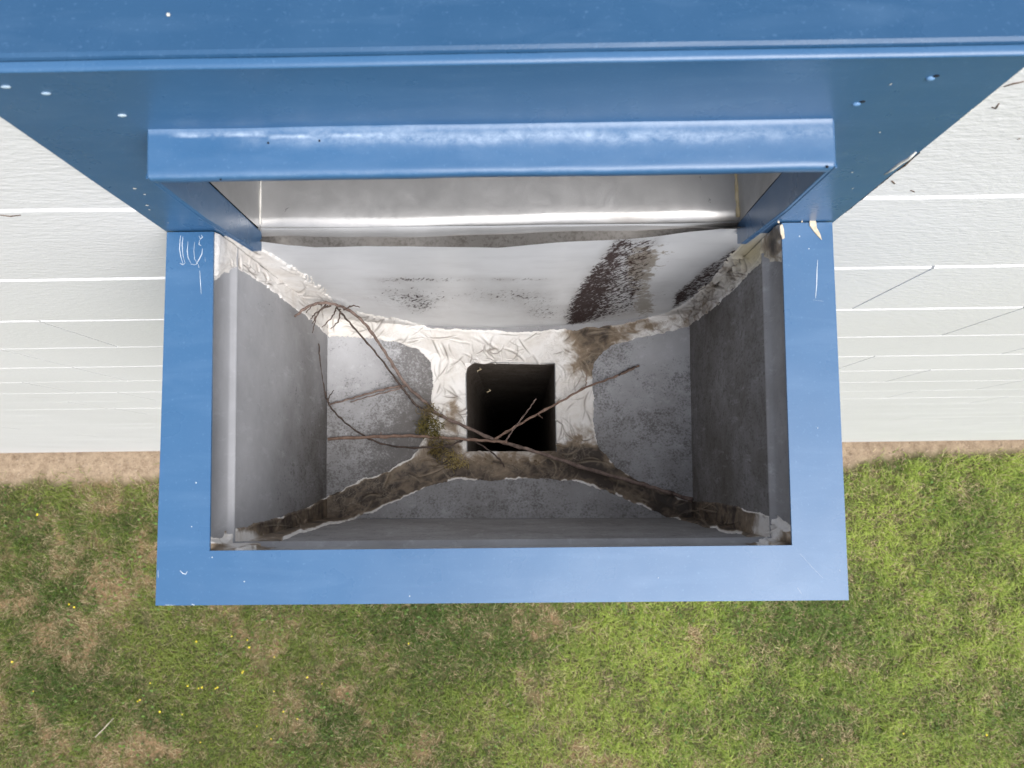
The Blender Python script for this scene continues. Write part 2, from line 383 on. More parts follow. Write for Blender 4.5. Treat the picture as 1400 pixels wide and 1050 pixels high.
# yellow flowers
yel = plain('yellow_petals', (.75, .60, .03), (.85, .72, .06), .6, 60); fl0 = None
fpx = [(222, 512), (96, 826), (52, 703), (50, 704), (275, 940), (272, 941), (258, 938), (333, 918), (330, 920), (296, 940), (295, 941), (207, 934), (219, 973), (190, 957), (248, 977), (189, 959), (353, 993), (375, 945), (337, 875), (374, 898), (275, 1015), (389, 973), (420, 926), (405, 983), (340, 885), (318, 870), (372, 1010), (440, 935), (15, 905), (45, 945), (1350, 1005), (1125, 1038), (1235, 1003), (100, 830), (268, 877), (560, 880)]
for i, (u, v) in enumerate(fpx):
    if v < 640: continue
    p = onz(u + 1.5 * math.sin(i * 5), v, ZG + .05)
    if fl0 is None:
        mb = MB()
        for k in range(11):
            a = k * 2 * math.pi / 11; c = mb.bm.verts.new((0, 0, .001)); r = .0085
            q = [mb.bm.verts.new((math.cos(a + t) * rr, math.sin(a + t) * rr, h)) for t, rr, h in ((-.2, r * .7, .002), (0, r, .003), (.2, r * .7, .002))]
            mb.bm.faces.new([c] + q)
        bmesh.ops.create_icosphere(mb.bm, subdivisions=1, radius=.003)
        fl0 = mb.build('yellow_flower', yel); o = fl0
    else:
        o = fl0.copy(); COL.objects.link(o)
    o.location = p; o.scale = [random.uniform(.55, .95)] * 3; o.rotation_euler = (random.uniform(-.4, .4), random.uniform(-.4, .4), random.uniform(0, 6))
    tag(o, 'tiny yellow flower growing low in the lawn grass', 'flower', 'tiny yellow flowers in the lawn')

# ------------------------------------------------------------------ house wall of siding boards
wall = tag(empty('house_wall', (0, .1, ZG)), 'white painted wall of horizontal siding boards below the blue parapet', 'wall')
ZB = ZG + .03; ZTOP = .235; ROW = .20314; Z0 = .04368
OPX = .2535
def board(x0, x1, zt, zb):
    nx = max(4, int((x1 - x0) / (.012 if zt > -.6 else .06))); xs = np.linspace(x0 + .0014, x1 - .0014, nx)
    wob = (.0020 if zt > 0 else .0007) * (fbm(xs * 9, xs * 0 + zt * 7, o=3, s=9) + .35 * fbm(xs * 60, xs * 0 + zt, o=2, s=10)); tl = .5
    gd = 1.0 if zt > -.4 else (.25 + .6 * random.random()) * (1 if int(round(zt * 7)) % 3 else .6)
    yf = .0022 + .0005 * fbm(xs * 5, xs * 0 + zt * 3, s=12)
    prof = [(.024, zt - .0012, 0), (.0062 * gd, zt - .0012, .4), (.0012 * gd, zt - .0012 - .0034 * gd, 1), (0, zt - .0062, 1), (0, zb + .0022, 1), (.0018, zb + .0004, .5), (.024, zb + .0004, 0)]
    V = []; D = []
    for (py, pz, k) in prof:
        V.append(np.stack([xs, yf * (k > 0) + py, pz + wob * k], 1))
        chip = np.zeros(nx)
        if zt > -.3 and k > 0: chip = .0 + .5 * sstep(.25, .6, fbm(xs * 22, xs * 0 + zt * 11, o=3, s=20)) * (pz < zb + .001)
        D.append(chip)
    V = np.concatenate(V); F = gridf(nx, len(prof))
    n = nx; tot = len(prof)
    me = npmesh('board', V, F, {'dirt': np.concatenate(D)})
    bm = bmesh.new(); bm.from_mesh(me)
    bm.verts.ensure_lookup_table()
    for s in (0, nx - 1):
        try: bm.faces.new([bm.verts[r * nx + s] for r in range(tot)])
        except ValueError: pass
    bmesh.ops.recalc_face_normals(bm, faces=bm.faces); bm.to_mesh(me); bm.free()
    link('siding_board', me, SIDING, wall)
def jx(u, v): return ony(u, v, 0)[0]
joints = {2: [jx(1222, 396), jx(130, 466) * 0 - 1.1], 3: [jx(1343, 442), jx(119, 463)], 4: [jx(1388, 481), jx(46, 491)], 5: [jx(1175, 496), jx(190, 526)], 6: [jx(1250, 513), jx(60, 530)],
          7: [jx(1380, 525), jx(210, 548)], 8: [jx(1206, 546), jx(100, 552)], 9: [jx(1300, 556), jx(170, 562)]}
zt = Z0 + ROW; k = 0
HOLE = OPX
while zt - .05 > ZB:
    zb = max(zt - ROW, ZB)
    js = sorted(joints.get(k, [random.uniform(-2.6, -1.2), random.uniform(.9, 2.6)]))
    js = [-6.0, -4.4 + .5 * math.sin(k * 2.1)] + js + [4.5 + .5 * math.sin(k * 1.7), 6.0]
    for a, b in zip(js, js[1:]):
        if zb > -.35 and a < -HOLE and b > HOLE and zt > -.01:
            board(a, -HOLE + .012, min(zt, ZTOP), zb); board(HOLE - .012, b, min(zt, ZTOP), zb)
        else: board(a, b, min(zt, ZTOP), zb)
    zt = zb if zb == ZB else zt - ROW; k += 1
    if zb == ZB: break
DARKB = plain('wall_sheathing', (.05, .045, .04), (.09, .08, .07), .95)
mb = MB(); mb.box((-6, .027, ZG - .1), (-.2, .25, .23)); mb.box((.2, .027, ZG - .1), (6, .25, .23)); mb.box((-.2, .027, ZG - .1), (.2, .25, -.03)); mb.box((-.2, .027, .19), (.2, .25, .23))
mb.build('wall_core', DARKB, wall)
mb = MB(); mb.box((-6, .0046, ZB + .01), (-.2405, .0236, .2)); mb.build('joint_backing', SIDING, wall)
mb = MB(); mb.box((.2405, .0046, ZB + .01), (6, .0236, .2)); mb.build('joint_backing', SIDING, wall)
mb = MB(); mb.box((-6, .012, ZG - .1), (6, .0265, ZB - .001)); mb.build('foundation', plain('foundation_concrete', (.30, .27, .23), (.42, .38, .33), .9, 30, .002), wall)
mb = MB(); mb.box((-6, .25, -.1), (6, 7, -.02)); tag(mb.build('roof', plain('roof_membrane', (.25, .25, .25), (.36, .36, .35), .8, 6)), kind='structure')
for s in (-1, 1):
    mb = MB(); mb.box((s * 5.99, .251, ZG - .1), (s * 5.8, 7, -.021)); mb.build('side_wall', SIDING, wall)
mb = MB(); mb.box((-5.79, 6.8, ZG - .1), (5.79, 7, -.021)); mb.build('side_wall', SIDING, wall)
for s, a, b in ((1, (250, 0), 0),): pass

# ================================================================== COPING
cop = tag(empty('parapet_coping', (0, .1, .25)), 'long blue metal coping along the top of the wall, at the upper edge', 'coping')
mb = MB()
nx = 90; xs = np.linspace(-6, 6, nx * 4)
prof = [(.0035, .2185), (.0035, .2492), (.0042, .2512), (.0062, .2518), (.03, .2478), (.13, .232), (.262, .212), (.264, .2095), (.264, .16)]
V = np.concatenate([np.stack([xs, np.full_like(xs, y) , z + .0004 * fbm(xs * 6, xs * 0 + y * 30, s=31)], 1) for y, z in prof])
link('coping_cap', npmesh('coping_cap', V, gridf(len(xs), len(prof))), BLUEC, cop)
p = onz(230, 20, .2495)
def dome(mb, c, r, h, sq=1.0, nrm=(0, 0, 1)):
    q = Vector(nrm).to_track_quat('Z', 'Y'); g = bmesh.ops.create_uvsphere(mb.bm, u_segments=14, v_segments=8, radius=1)
    for v in g['verts']: v.co = Vector(c) + q @ Vector((v.co.x * r * sq, v.co.y * r, v.co.z * h))
WPAINT = plain('white_dab', (.62, .62, .58), (.45, .45, .40), .5, 300, .0003)
mb = MB(); dome(mb, p, .0009, .0007); mb.build('paint_speck', WPAINT, cop, True)

# ================================================================== BLUE FACE PANEL
panel = tag(empty('face_panel', (0, 0, 0)), 'blue vertical sheet metal panel around the scupper opening, above the box', 'panel')
OX, OZ0, OZ1 = .1872, -.012, .178
hl = [ony(0, 145, 0), ony(228, 318, 0)]
xl = -.2535; xr = .2540
YF = -.0012
def pgrid(x0, x1, z0, z1, nm):
    n1 = max(3, int((x1 - x0) / .012)); n2 = max(3, int((z1 - z0) / .012))
    P, _ = quadgrid([(x0, YF, z0), (x1, YF, z0), (x1, YF, z1), (x0, YF, z1)], n1, n2)
    # oil-canning: sheet metal is never flat; edges stay put
    t = .0010 * fbm(P[:, 0] * 7, P[:, 2] * 9, o=2, s=33); P[:, 1] += t * np.minimum(1, np.minimum(P[:, 2] - z0, z1 - P[:, 2]) * 60 + .2) * .6
    return P, gridf(n1, n2)
sec = [(xl, -OX, -.03, .2475), (OX, xr, -.03, .2475), (-OX, OX, OZ1, .2475)]
VV = []; FF = []; off = 0
for s in sec:
    P, F = pgrid(*s, ''); VV.append(P); FF.append(F + off); off += len(P)
me = npmesh('panel_sheet', np.concatenate(VV), np.concatenate(FF)); bm = bmesh.new(); bm.from_mesh(me); bmesh.ops.remove_doubles(bm, verts=bm.verts, dist=.00005); bm.to_mesh(me); bm.free()
link('panel_sheet', me, BLUE, panel, True)
# folded edges of the panel
for q in (xl, xr):
    mb = MB(); mb.box((q - .0007, YF + .0004, -.03), (q + .0007, .0032, .2475), .0003, 1); mb.build('side_hem', BLUE, panel)
xs = np.linspace(-.2545, .2545, 60)
prof = [(.0015, .2472), (-.0006, .2473), (-.0016, .2480), (-.0019, .2489), (-.0012, .2498), (.0005, .2502), (.0030, .2500)]
V = np.concatenate([np.stack([xs, np.full_like(xs, y) + .0002 * fbm(xs * 20, xs * 0, s=2), np.full_like(xs, z)], 1) for y, z in prof])
link('top_hem', npmesh('top_hem', V, gridf(len(xs), len(prof))), BLUE, panel, True)
RIV = plain('rivet_paint', (.10, .22, .42), (.16, .30, .50), .3, 200)
PALEB = plain('pale_blue_dab', (.30, .42, .55), (.45, .55, .62), .5, 300)
DARK = plain('pit_and_shadow_dark', (.006, .008, .014), (.012, .014, .02), .9)
for u, v in ((63, 128), (167, 158), (8, 119)):
    q = ony(u, v, YF); mb = MB(); dome(mb, q, .0013, .0006, 1.9, (0, -1, 0)); mb.build('paint_dab', PALEB, panel, True)
for u, v in ((1272, 107), (1171, 142)):
    q = ony(u, v, YF); mb = MB(); dome(mb, q, .0016, .0012, 1.4, (0, -1, 0)); o = mb.build('rivet', RIV, panel, True)
    q = ony(u + 8, v - 3, YF); mb = MB(); dome(mb, q, .0013, .0004, 1.2, (0, -1, 0)); mb.build('rivet_shadow', DARK, panel, True)  # flat dark dome drawn in as the rivet's shadow
# flecks of bare and white paint on the panel and old caulk along its edges
CHIP = plain('paint_chips', (.66, .64, .58), (.78, .77, .74), .7, 200, .0004)
for u, v, a, b in ((184, 257, 3, 1.4), (198, 265, 2, 1.2), (201, 280, 3, 1.5), (204, 286, 2, 1), (230, 304, 1, 1), (1165, 235, 1.2, 1.2), (1203, 180, 1.1, 1.1), (1218, 114, 1.1, 1.1), (1166, 257, 1, 1.6)):
    q = ony(u, v, YF); s = .00045; n = 7; mb = MB()
    vs = [mb.bm.verts.new((q[0] + math.cos(t) * a * s * random.uniform(.6, 1.2), YF - .0004, q[2] + math.sin(t) * b * s * 1.7 * random.uniform(.6, 1.2))) for t in [i * 6.283 / n for i in range(n)]]
    mb.bm.faces.new(vs); mb.build('paint_chip', CHIP, panel)
def caulk(x, sgn, z0, z1, wd, seed, name, mat, gap=None):
    n = 160; zs = np.linspace(z0, z1, n); wv = wd * (1 + .55 * fbm(zs * 60, zs * 0, o=4, s=seed)); wv = np.maximum(wv, .0002)
    if gap is not None: wv = wv * gap(zs)
    prof = [(0, .0002), (.15, -.0006), (.5, -.0003), (.85, .0012), (1, .0028)]
    V = np.concatenate([np.stack([x + sgn * wv * a, .0006 + h + .0004 * fbm(zs * 150, zs * 0 + a * 3, s=seed + 3), zs], 1) for a, h in prof])
    return link(name, npmesh(name, V, gridf(n, len(prof))), mat, panel, True)
caulk(xl - .0004, -1, -.0, .245, .0022, 3, 'caulk_bead', CHIP)
caulk(xr + .0004, 1, -.0, .245, .0026, 5, 'caulk_bead', CHIP, lambda z: .5 + .9 * sstep(.0, .3, fbm(z * 35, z * 0, s=8)))
RUST = plain('old_dark_gap', (.05, .035, .03), (.16, .11, .08), .9, 300)
caulk(xr + .0022, 1, .015, .13, .0024, 15, 'torn_caulk_gap', RUST, lambda z: sstep(.05, .25, fbm(z * 45, z * 0 + 5, s=18)) + .02)
# torn, curled lip of caulk on the right and hairline cracks
def lip(pts, wd, mat, name, parent, y0=-.002):
    mb = MB(); P = [np.array([*p]) for p in pts]
    mb.tube(P, [wd * (.3 + .7 * math.sin(math.pi * (i + .5) / len(P))) for i in range(len(P))], 6); return mb.build(name, mat, parent, True)
def wline(pp, y): return [ony(u, v, y) for u, v in pp]
lip(wline([(1210, 238), (1222, 230), (1232, 222), (1243, 216), (1252, 208)], -.001), .0013, CHIP, 'curled_caulk', panel)
lip(wline([(1204, 243), (1214, 238), (1225, 233), (1237, 226), (1250, 214)], .0012), .0010, RUST, 'torn_caulk_gap', panel)
for pp in ([(1372, 118), (1385, 114), (1400, 111)], [(1356, 146), (1361, 148), (1366, 141)], [(1219, 247), (1223, 251)], [(1245, 260), (1250, 262)], [(1174, 270), (1182, 265), (1190, 258)], [(0, 294), (14, 295.5), (28, 294)], [(1391, 190), (1395, 189)]):
    lip(wline(pp, .0022), .0007, RUST, 'siding_crack', wall)

# ================================================================== SCUPPER (hood, side plates, galvanised throat)
scup = tag(empty('scupper', (0, 0, 0)), 'blue hooded scupper spout with galvanised throat projecting from the panel', 'scupper')
# hood top with worn chalky band
xs = np.linspace(-.1848, .1840, 150)
prof = [(.0, .1845, 0), (-.0008, .1836, .5), (-.0022, .1826, .6), (-.0045, .1822, .1)] + [(-.0045 - .0195 * t, .1822 - .0012 * t, t) for t in np.linspace(.08, 1, 12)] + [(-.0252, .1808, .25), (-.0266, .1803, .6), (-.0275, .1792, .3), (-.0276, .174, 0), (-.0262, .172, 0)]
V = []; Wr = []
for i, (y, z, t) in enumerate(prof):
    P = np.stack([xs, np.full_like(xs, y) + .0004 * fbm(xs * 12, xs * 0, s=3) * (y < -.002), z + .0007 * fbm(xs * 14, xs * 0 + y * 60, o=3, s=5)], 1); V.append(P)
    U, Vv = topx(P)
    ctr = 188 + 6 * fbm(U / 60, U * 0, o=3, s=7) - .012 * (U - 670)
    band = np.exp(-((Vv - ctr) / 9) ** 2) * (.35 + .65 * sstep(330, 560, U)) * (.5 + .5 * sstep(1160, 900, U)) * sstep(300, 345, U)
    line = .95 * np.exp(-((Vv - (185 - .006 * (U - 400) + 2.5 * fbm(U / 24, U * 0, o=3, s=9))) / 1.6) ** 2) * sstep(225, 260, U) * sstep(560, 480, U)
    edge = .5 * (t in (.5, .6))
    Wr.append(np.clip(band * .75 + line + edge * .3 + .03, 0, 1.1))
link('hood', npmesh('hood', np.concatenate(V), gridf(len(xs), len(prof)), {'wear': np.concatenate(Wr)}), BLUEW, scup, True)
for s, u0 in ((-1, 0), (1, 1)):
    x0, x1 = (-.1862, -.1838) if s < 0 else (.1834, .1858)
    mb = MB()
    loop = lambda x: [(x, .0006, .1812), (x, -.0262, .1795), (x, -.0245, .10), (x, -.0172, -.002), (x, -.0140, -.0135), (x, .0006, -.012)]
    mb.prism(loop(x0), loop(x1), .0004, 1); mb.build('side_plate', BLUE, scup)
    mb = MB(); xo = (x0 - .0018, x0 + .0001) if s < 0 else (x1 - .0001, x1 + .0018)      # folded hem on the outer front edge
    hp = lambda x: [(x, -.0218, .176), (x, -.0264, .1775), (x, -.0248, .10), (x, -.0176, -.002), (x, -.0144, -.013), (x, -.0125, -.002), (x, -.0205, .10)]
    mb.prism(hp(xo[0]), hp(xo[1]), .0004, 1); mb.build('plate_hem', BLUE, scup)
TX = .1830
def wavef(x, k): return fbm(x * 9 + 3, x * 0 + k, o=2, s=23)
# throat floor with rolled lip
n = 170; xs = np.linspace(-TX - .002, TX + .002, n)
prof = []
for y in np.linspace(.25, .03, 12): prof.append((y, -.0035 + .012 * (y > .2) * 0, 0))
for y in np.linspace(.026, .016, 4): prof.append((y, -.0036, .1))
for a in np.linspace(10, 84, 9): prof.append((.012 - .0136 * math.sin(math.radians(a)), -.0160 + .0125 * math.cos(math.radians(a)), .3 + .5 * a / 90))
for t in np.linspace(.08, 1, 9): prof.append((-.0016 - .0065 * t, -.0160 - .030 * t, 1))
px_edge = [(350, 322), (395, 329), (430, 331), (500, 327), (560, 326), (620, 329), (680, 331), (730, 328), (780, 325), (850, 321), (905, 317), (960, 311), (1010, 303)]
ex = np.array([ony(u, v, -.004)[0] for u, v in px_edge]); ez = np.array([ony(u, v, -.004)[2] for u, v in px_edge])
edge_z = np.interp(xs, ex, ez)
V = []; A = []
for y, z, k in prof:
    wv = wavef(xs, 0) * .0035 * min(1, k * 1.4); ends = sstep(TX, TX - .04, np.abs(xs))
    zz = np.full_like(xs, z); 
    if k == 1:
        t = (-.0160 - z) / .030; zz = -.0160 + (edge_z + .0160) * t
    V.append(np.stack([xs, y - wv * ends - .002 * k * ends * (1 - np.abs(xs) / TX), zz + (.0018 * wavef(xs, 4) * ends if k < 1 else 0)], 1))
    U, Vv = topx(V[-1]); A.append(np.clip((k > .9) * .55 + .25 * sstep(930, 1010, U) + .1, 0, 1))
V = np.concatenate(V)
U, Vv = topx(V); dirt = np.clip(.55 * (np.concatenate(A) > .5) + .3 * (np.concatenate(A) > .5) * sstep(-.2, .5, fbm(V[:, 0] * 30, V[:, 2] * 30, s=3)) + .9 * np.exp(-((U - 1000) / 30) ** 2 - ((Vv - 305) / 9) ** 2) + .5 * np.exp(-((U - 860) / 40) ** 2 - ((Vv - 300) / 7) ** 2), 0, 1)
F_ = gridf(n, len(prof))[:, ::-1]; cut = (len(prof) - 9) * (n - 1)
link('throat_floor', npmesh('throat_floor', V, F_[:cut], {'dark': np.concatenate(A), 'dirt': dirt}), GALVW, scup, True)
GALVD = galv('dark_lip_steel', (.15, .145, .14), (.04, .036, .032), (.10, .085, .07), .25, .55, .8)  # turned-down lip gets a darker base than the floor it continues
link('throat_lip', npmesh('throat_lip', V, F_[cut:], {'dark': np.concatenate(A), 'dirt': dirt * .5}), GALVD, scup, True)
for s in (-1, 1):
    P, nn = quadgrid([(s * TX, .0005, -.02), (s * TX, .25, -.02), (s * TX, .25, .178), (s * TX, .0005, .178)], 40, 24)
    P[:, 0] += .0006 * fbm(P[:, 1] * 20, P[:, 2] * 20, s=3)
    link('throat_side', npmesh('throat_side', P, gridf(40, 24), {'dark': np.full(len(P), .25), 'dirt': .3 * (s > 0) * sstep(.1, .5, fbm(P[:, 1] * 30, P[:, 2] * 30, s=4))}), GALVW, scup, True)
mb = MB(); mb.box((-TX - .003, .0008, .1785), (TX + .003, .25, .1795)); mb.build('throat_roof', GALVW, scup)
YC = plain('yellowed_caulk', (.42, .34, .20), (.58, .52, .38), .6, 120, .0006)
def corner_bead(x, mat, r, s):
    ys = np.linspace(.004, .2, 40); mb = MB()
    mb.tube([(x, y, -.0035 + .0004 * math.sin(y * 900)) for y in ys], [r * (1 + .4 * math.sin(i * 2.3) * math.sin(i * .7)) for i in range(40)], 6); mb.build('corner_bead', mat, scup, True)
corner_bead(-TX + .0004, CHIP, .0008, 1); corner_bead(TX - .0006, YC, .0017, 2)

# ================================================================== COLLECTOR BOX
boxo = tag(empty('collector_box', (0, -.12, -.35)), 'open blue rainwater collector box with a wide rim, hung on the wall', 'collector box')
ro = [onz(228, 319, 0), onz(1138, 306, 0), onz(1160.5, 820.5, 0), onz(212.5, 828, 0)]      # outer rim corners
ri = [onz(292, 321, 0), onz(1069, 312, 0), onz(1083, 745.5, 0), onz(286.5, 753, 0)]      # opening corners
ro[0][1] = ro[1][1] = -.0022; ri[0][1] = ri[1][1] = -.0022
ZF = -.345
fo = [onz(448, 436, ZF), onz(943, 440, ZF), onz(948, 708, ZF), onz(446, 709, ZF)]          # fold where walls meet the hopper
fo[0][1] = fo[1][1] = -.002
ZH = -.386
ho = [onz(637, 496, ZH), onz(758.5, 497, ZH), onz(760.5, 618, ZH), onz(639, 618, ZH)]      # outlet hole
T = .0022
def slab(pts, bev=0.0):
    top = [(p[0], p[1], 0) for p in pts]; bot = [(p[0], p[1], -T) for p in pts]
    mb = MB(); mb.prism(bot, top, bev, 2); return mb
def inset(p, q, d=.00012): return p
# side rims and front rim, mitred at the front corners
mb = slab([ro[0], ri[0], ri[3], ro[3]]); mb.build('rim', BLUE, boxo)
mb = slab([ri[1], ro[1], ro[2], ri[2]]); mb.build('rim', BLUE, boxo)
g = 0.0
f0, f1, f2, f3 = [np.array(p) for p in (ro[3], ro[2], ri[2], ri[3])]
f0 = f0 + [g, 0, 0]; f3 = f3 + [g, 0, 0]; f1 = f1 - [g, 0, 0]; f2 = f2 - [g, 0, 0]
mb = slab([f0, f1, f2, f3]); mb.build('rim', BLUE, boxo)
# outer faces of the box
def vq(a, b, z0, z1, name, mat, nrm=1, nu=30, nv=20, ofs=0.0):
    P, nn = quadgrid([(a[0], a[1], z0), (b[0], b[1], z0), (b[0], b[1], z1), (a[0], a[1], z1)], nu, nv); P += nn * ofs
    return link(name, npmesh(name, P, gridf(nu, nv)), mat, boxo, True)
i_ = .0012
o3 = [ro[3][0] + i_, ro[3][1] + i_]; o2 = [ro[2][0] - i_, ro[2][1] + i_]; o0 = [ro[0][0] + i_, -.003]; o1 = [ro[1][0] - i_, -.003]
vq(o3, o2, -.40, -T - .0002, 'outer_face', BLUE); vq(o0, o3, -.40, -T - .0002, 'outer_face', BLUE); vq(o2, o1, -.40, -T - .0002, 'outer_face', BLUE)
mb = MB(); cx_, cy_ = (ho[0][0] + ho[2][0]) / 2, (ho[0][1] + ho[2][1]) / 2
A_ = [(o0[0], -.003, -.40), (o1[0], -.003, -.40), (o2[0], o2[1], -.40), (o3[0], o3[1], -.40)]
hw = .067; B_ = [(cx_ - hw, min(-.003, cy_ + hw), -.47), (cx_ + hw, min(-.003, cy_ + hw), -.47), (cx_ + hw, cy_ - hw, -.47), (cx_ - hw, cy_ - hw, -.47)]
VA = [mb.bm.verts.new(p) for p in A_]; VB = [mb.bm.verts.new(p) for p in B_]
for k in range(4): mb.bm.faces.new([VA[k], VA[(k + 1) % 4], VB[(k + 1) % 4], VB[k]])
mb.build('outer_hopper', BLUE, boxo)

# masks in the plan of the opening: where bare metal is left free of sealant
BARE = {
 'back': [(350, 200), (1045, 200), (1030, 318), (1012, 333), (1000, 348), (985, 368), (965, 390), (945, 410), (928, 421), (900, 431), (850, 444), (800, 450), (760, 452), (700, 454), (640, 452), (590, 448), (545, 438), (500, 431), (468, 421), (455, 411), (440, 393), (425, 381), (400, 366), (375, 351), (352, 338)],
 'left': [(270, 378), (296, 378), (306, 367), (322, 365), (345, 378), (365, 392), (385, 408), (410, 426), (440, 450), (452, 459), (490, 461), (540, 466), (573, 478), (588, 495), (592, 520), (590, 560), (584, 592), (572, 615), (555, 630), (530, 645), (500, 655), (480, 663), (450, 680), (430, 691), (400, 699), (378, 708), (350, 716), (322, 722), (308, 740), (270, 740)],
 'right': [(1110, 350), (1066, 352), (1046, 352), (1030, 367), (1012, 388), (998, 400), (985, 412), (962, 432), (945, 444), (920, 453), (870, 463), (838, 471), (818, 486), (809, 505), (812, 545), (811, 590), (818, 613), (840, 636), (870, 656), (905, 672), (946, 684), (985, 690), (1012, 694), (1040, 702), (1052, 706), (1062, 716), (1074, 726), (1110, 726)],
 'front': [(345, 747), (380, 739), (420, 727), (470, 713), (510, 701), (545, 682), (580, 667), (620, 657), (700, 654), (780, 656), (830, 669), (870, 690), (910, 706), (960, 719), (1020, 734), (1046, 742), (1085, 760), (1085, 800), (280, 800), (300, 760)]}
def seal_sd(U, Vv):
    # distance from the nearest bare area, edge torn by noise
    r = np.full(U.shape, 1e9)
    for k, p in BARE.items(): r = np.minimum(r, sdf(U, Vv, p))
    n = 7 * fbm(U / 16, Vv / 16, o=4, s=100) + 2.5 * np.abs(fbm(U / 5, Vv / 9, o=2, s=104))
    left_strip = np.exp(-((U - 430) / 90) ** 2 - ((Vv - 405) / 60) ** 2) + np.exp(-((U - 985) / 60) ** 2 - ((Vv - 395) / 50) ** 2)
    zig = (np.abs(((U * .8 + Vv * .45 + 26 * fbm(U / 24, Vv / 24, s=9)) / 9) % 1 - .5) * 2 - .5) * 8 * left_strip * (.4 + 1.2 * vnoise(U / 20, Vv / 20, s=6))
    return r + n * .42 + zig
BL = lambda U, V, x, y, rx, ry, a: a * np.exp(-((U - x) / rx) ** 2 - ((V - y) / ry) ** 2)
def dirt_f(U, V, sd):
    d = .04 + .80 * sstep(596, 648, V + 14 * fbm(U / 30, V / 30, s=120))
    d = d + BL(U, V, 820, 474, 50, 46, .66) + BL(U, V, 895, 446, 75, 15, .40) + BL(U, V, 800, 452, 30, 8, .25) + BL(U, V, 790, 506, 28, 16, .28) + BL(U, V, 798, 612, 34, 30, .62)
    d = d + BL(U, V, 960, 415, 38, 34, .34) + BL(U, V, 1000, 375, 34, 30, .34) + BL(U, V, 1058, 335, 13, 26, .8)
    d = d + BL(U, V, 618, 570, 16, 30, .6) + BL(U, V, 600, 610, 25, 18, .6) + BL(U, V, 655, 470, 20, 12, .12) + BL(U, V, 585, 455, 26, 10, .16)
    d = d - BL(U, V, 325, 738, 30, 14, .95) - BL(U, V, 1052, 720, 24, 26, .85) - BL(U, V, 1020, 330, 18, 14, .1)
    # scraped rims stay white
    low = sstep(560, 640, V); rim = np.exp(-(np.maximum(sd, 0) / (1.7 + 1.2 * fbm(U / 14, V / 14, s=131))) ** 2) * sstep(-.1, .25, fbm(U / 20, V / 20, o=3, s=130) + .05 + BL(U, V, 500, 690, 90, 30, .3) + BL(U, V, 870, 690, 60, 30, .3))
    d = d + BL(U, V, 812, 500, 14, 20, .2) + BL(U, V, 780, 622, 60, 12, .2)
    return np.clip(d - low * rim * .95, 0, 1)
def metal_fields(U, V, which):
    z = np.zeros(U.shape)
    if which == 'left_wall': return .26 + .15 * fbm(U / 40, V / 60, o=3, s=8) + .40 * sstep(340, 448, U) * sstep(430, 640, V) + BL(U, V, 300, 745, 22, 18, .5), .42 * sstep(335, 448, U) + .5 * sstep(350, 440, U) * sstep(440, 600, V) + BL(U, V, 296, 748, 16, 22, .8)  # towards the fold: part stain, part shade painted in; front corner darkened
    if which == 'right_wall': return z + .62, z + .86 + .14 * fbm(U / 30, V / 60, s=5)
    if which == 'front_wall': return z + .5, z + .55
    if which == 'left': return .44 + .2 * fbm(U / 30, V / 30, o=3, s=8) + .50 * sstep(500, 580, U) + .34 * sstep(520, 620, V), .26 + .35 * sstep(500, 640, V) + .25 * sstep(520, 590, U) - .14 * sstep(520, 460, V)
    if which == 'right': return .62 + .28 * fbm(U / 34, V / 34, o=3, s=8) - .34 * BL(U, V, 900, 480, 50, 32, 1) + BL(U, V, 850, 480, 26, 22, .22) + 0 * U, .14 + .34 * sstep(480, 640, V) + .16 * fbm(U / 30, V / 30, o=3, s=18)
    if which == 'front': return .55 + .2 * fbm(U / 40, V / 25, s=7), z + .48
    return z + .4, z + .3
mainp = [(842, 322), (905, 322), (896, 352), (880, 385), (868, 430), (775, 450), (780, 415), (800, 375), (825, 345)]
stk2 = [(1004, 338), (1012, 345), (985, 382), (950, 405), (920, 422), (925, 402), (960, 368)]
def liner_fields(U, V):
    a = sstep(12, -12, sdf(U, V, mainp)) * (.72 + .28 * sstep(870, 815, U + (V - 380) * .35)) + .85 * sstep(7, -5, sdf(U, V, stk2))
    a = a + BL(U, V, 600, 412, 130, 26, .22) + BL(U, V, 545, 400, 60, 24, .40) + BL(U, V, 575, 420, 32, 16, .34) + BL(U, V, 700, 402, 75, 16, .50) + BL(U, V, 745, 430, 40, 20, .55) + BL(U, V, 905, 400, 34, 24, .45) + BL(U, V, 580, 382, 90, 4, .5) + BL(U, V, 720, 382, 60, 3, .45)
    t = BL(U, V, 875, 365, 28, 44, 1.1) + BL(U, V, 920, 345, 30, 20, .5) + BL(U, V, 700, 450, 200, 9, .42) + BL(U, V, 880, 420, 18, 20, .8) + .5 * sstep(9, -3, sdf(U, V, stk2))
    return np.clip(a, 0, 1.15), np.clip(t, 0, 1)
hem = {}
def lerp(a, b, t): return a + (b - a) * t
th = .044 / -ZF
def wall_pts(a, b):             # lip seam, then wall down to the fold
    return lerp(np.array([*ri[a][:2], -T]), fo[a], th), lerp(np.array([*ri[b][:2], -T]), fo[b], th)
def add_surface(name, corners, nu, nv, mat, fld, disp=.0006, bulge=None):
    P, nn = quadgrid(corners, nu, nv)
    P = P + nn * (disp * fbm(P[:, 0] * 14 + 5, P[:, 1] * 14, P[:, 2] * 14, o=2, s=60))[:, None]
    if bulge is not None: P = bulge(P)
    U, Vv = topx(P); a, t = fld(U, Vv)
    o = link(name, npmesh(name, P, gridf(nu, nv), {'dark': a * np.ones(len(P)), 'dirt': np.clip(t * np.ones(len(P)), 0, 1)}), mat, boxo, True)
    return P, nn, nu, nv
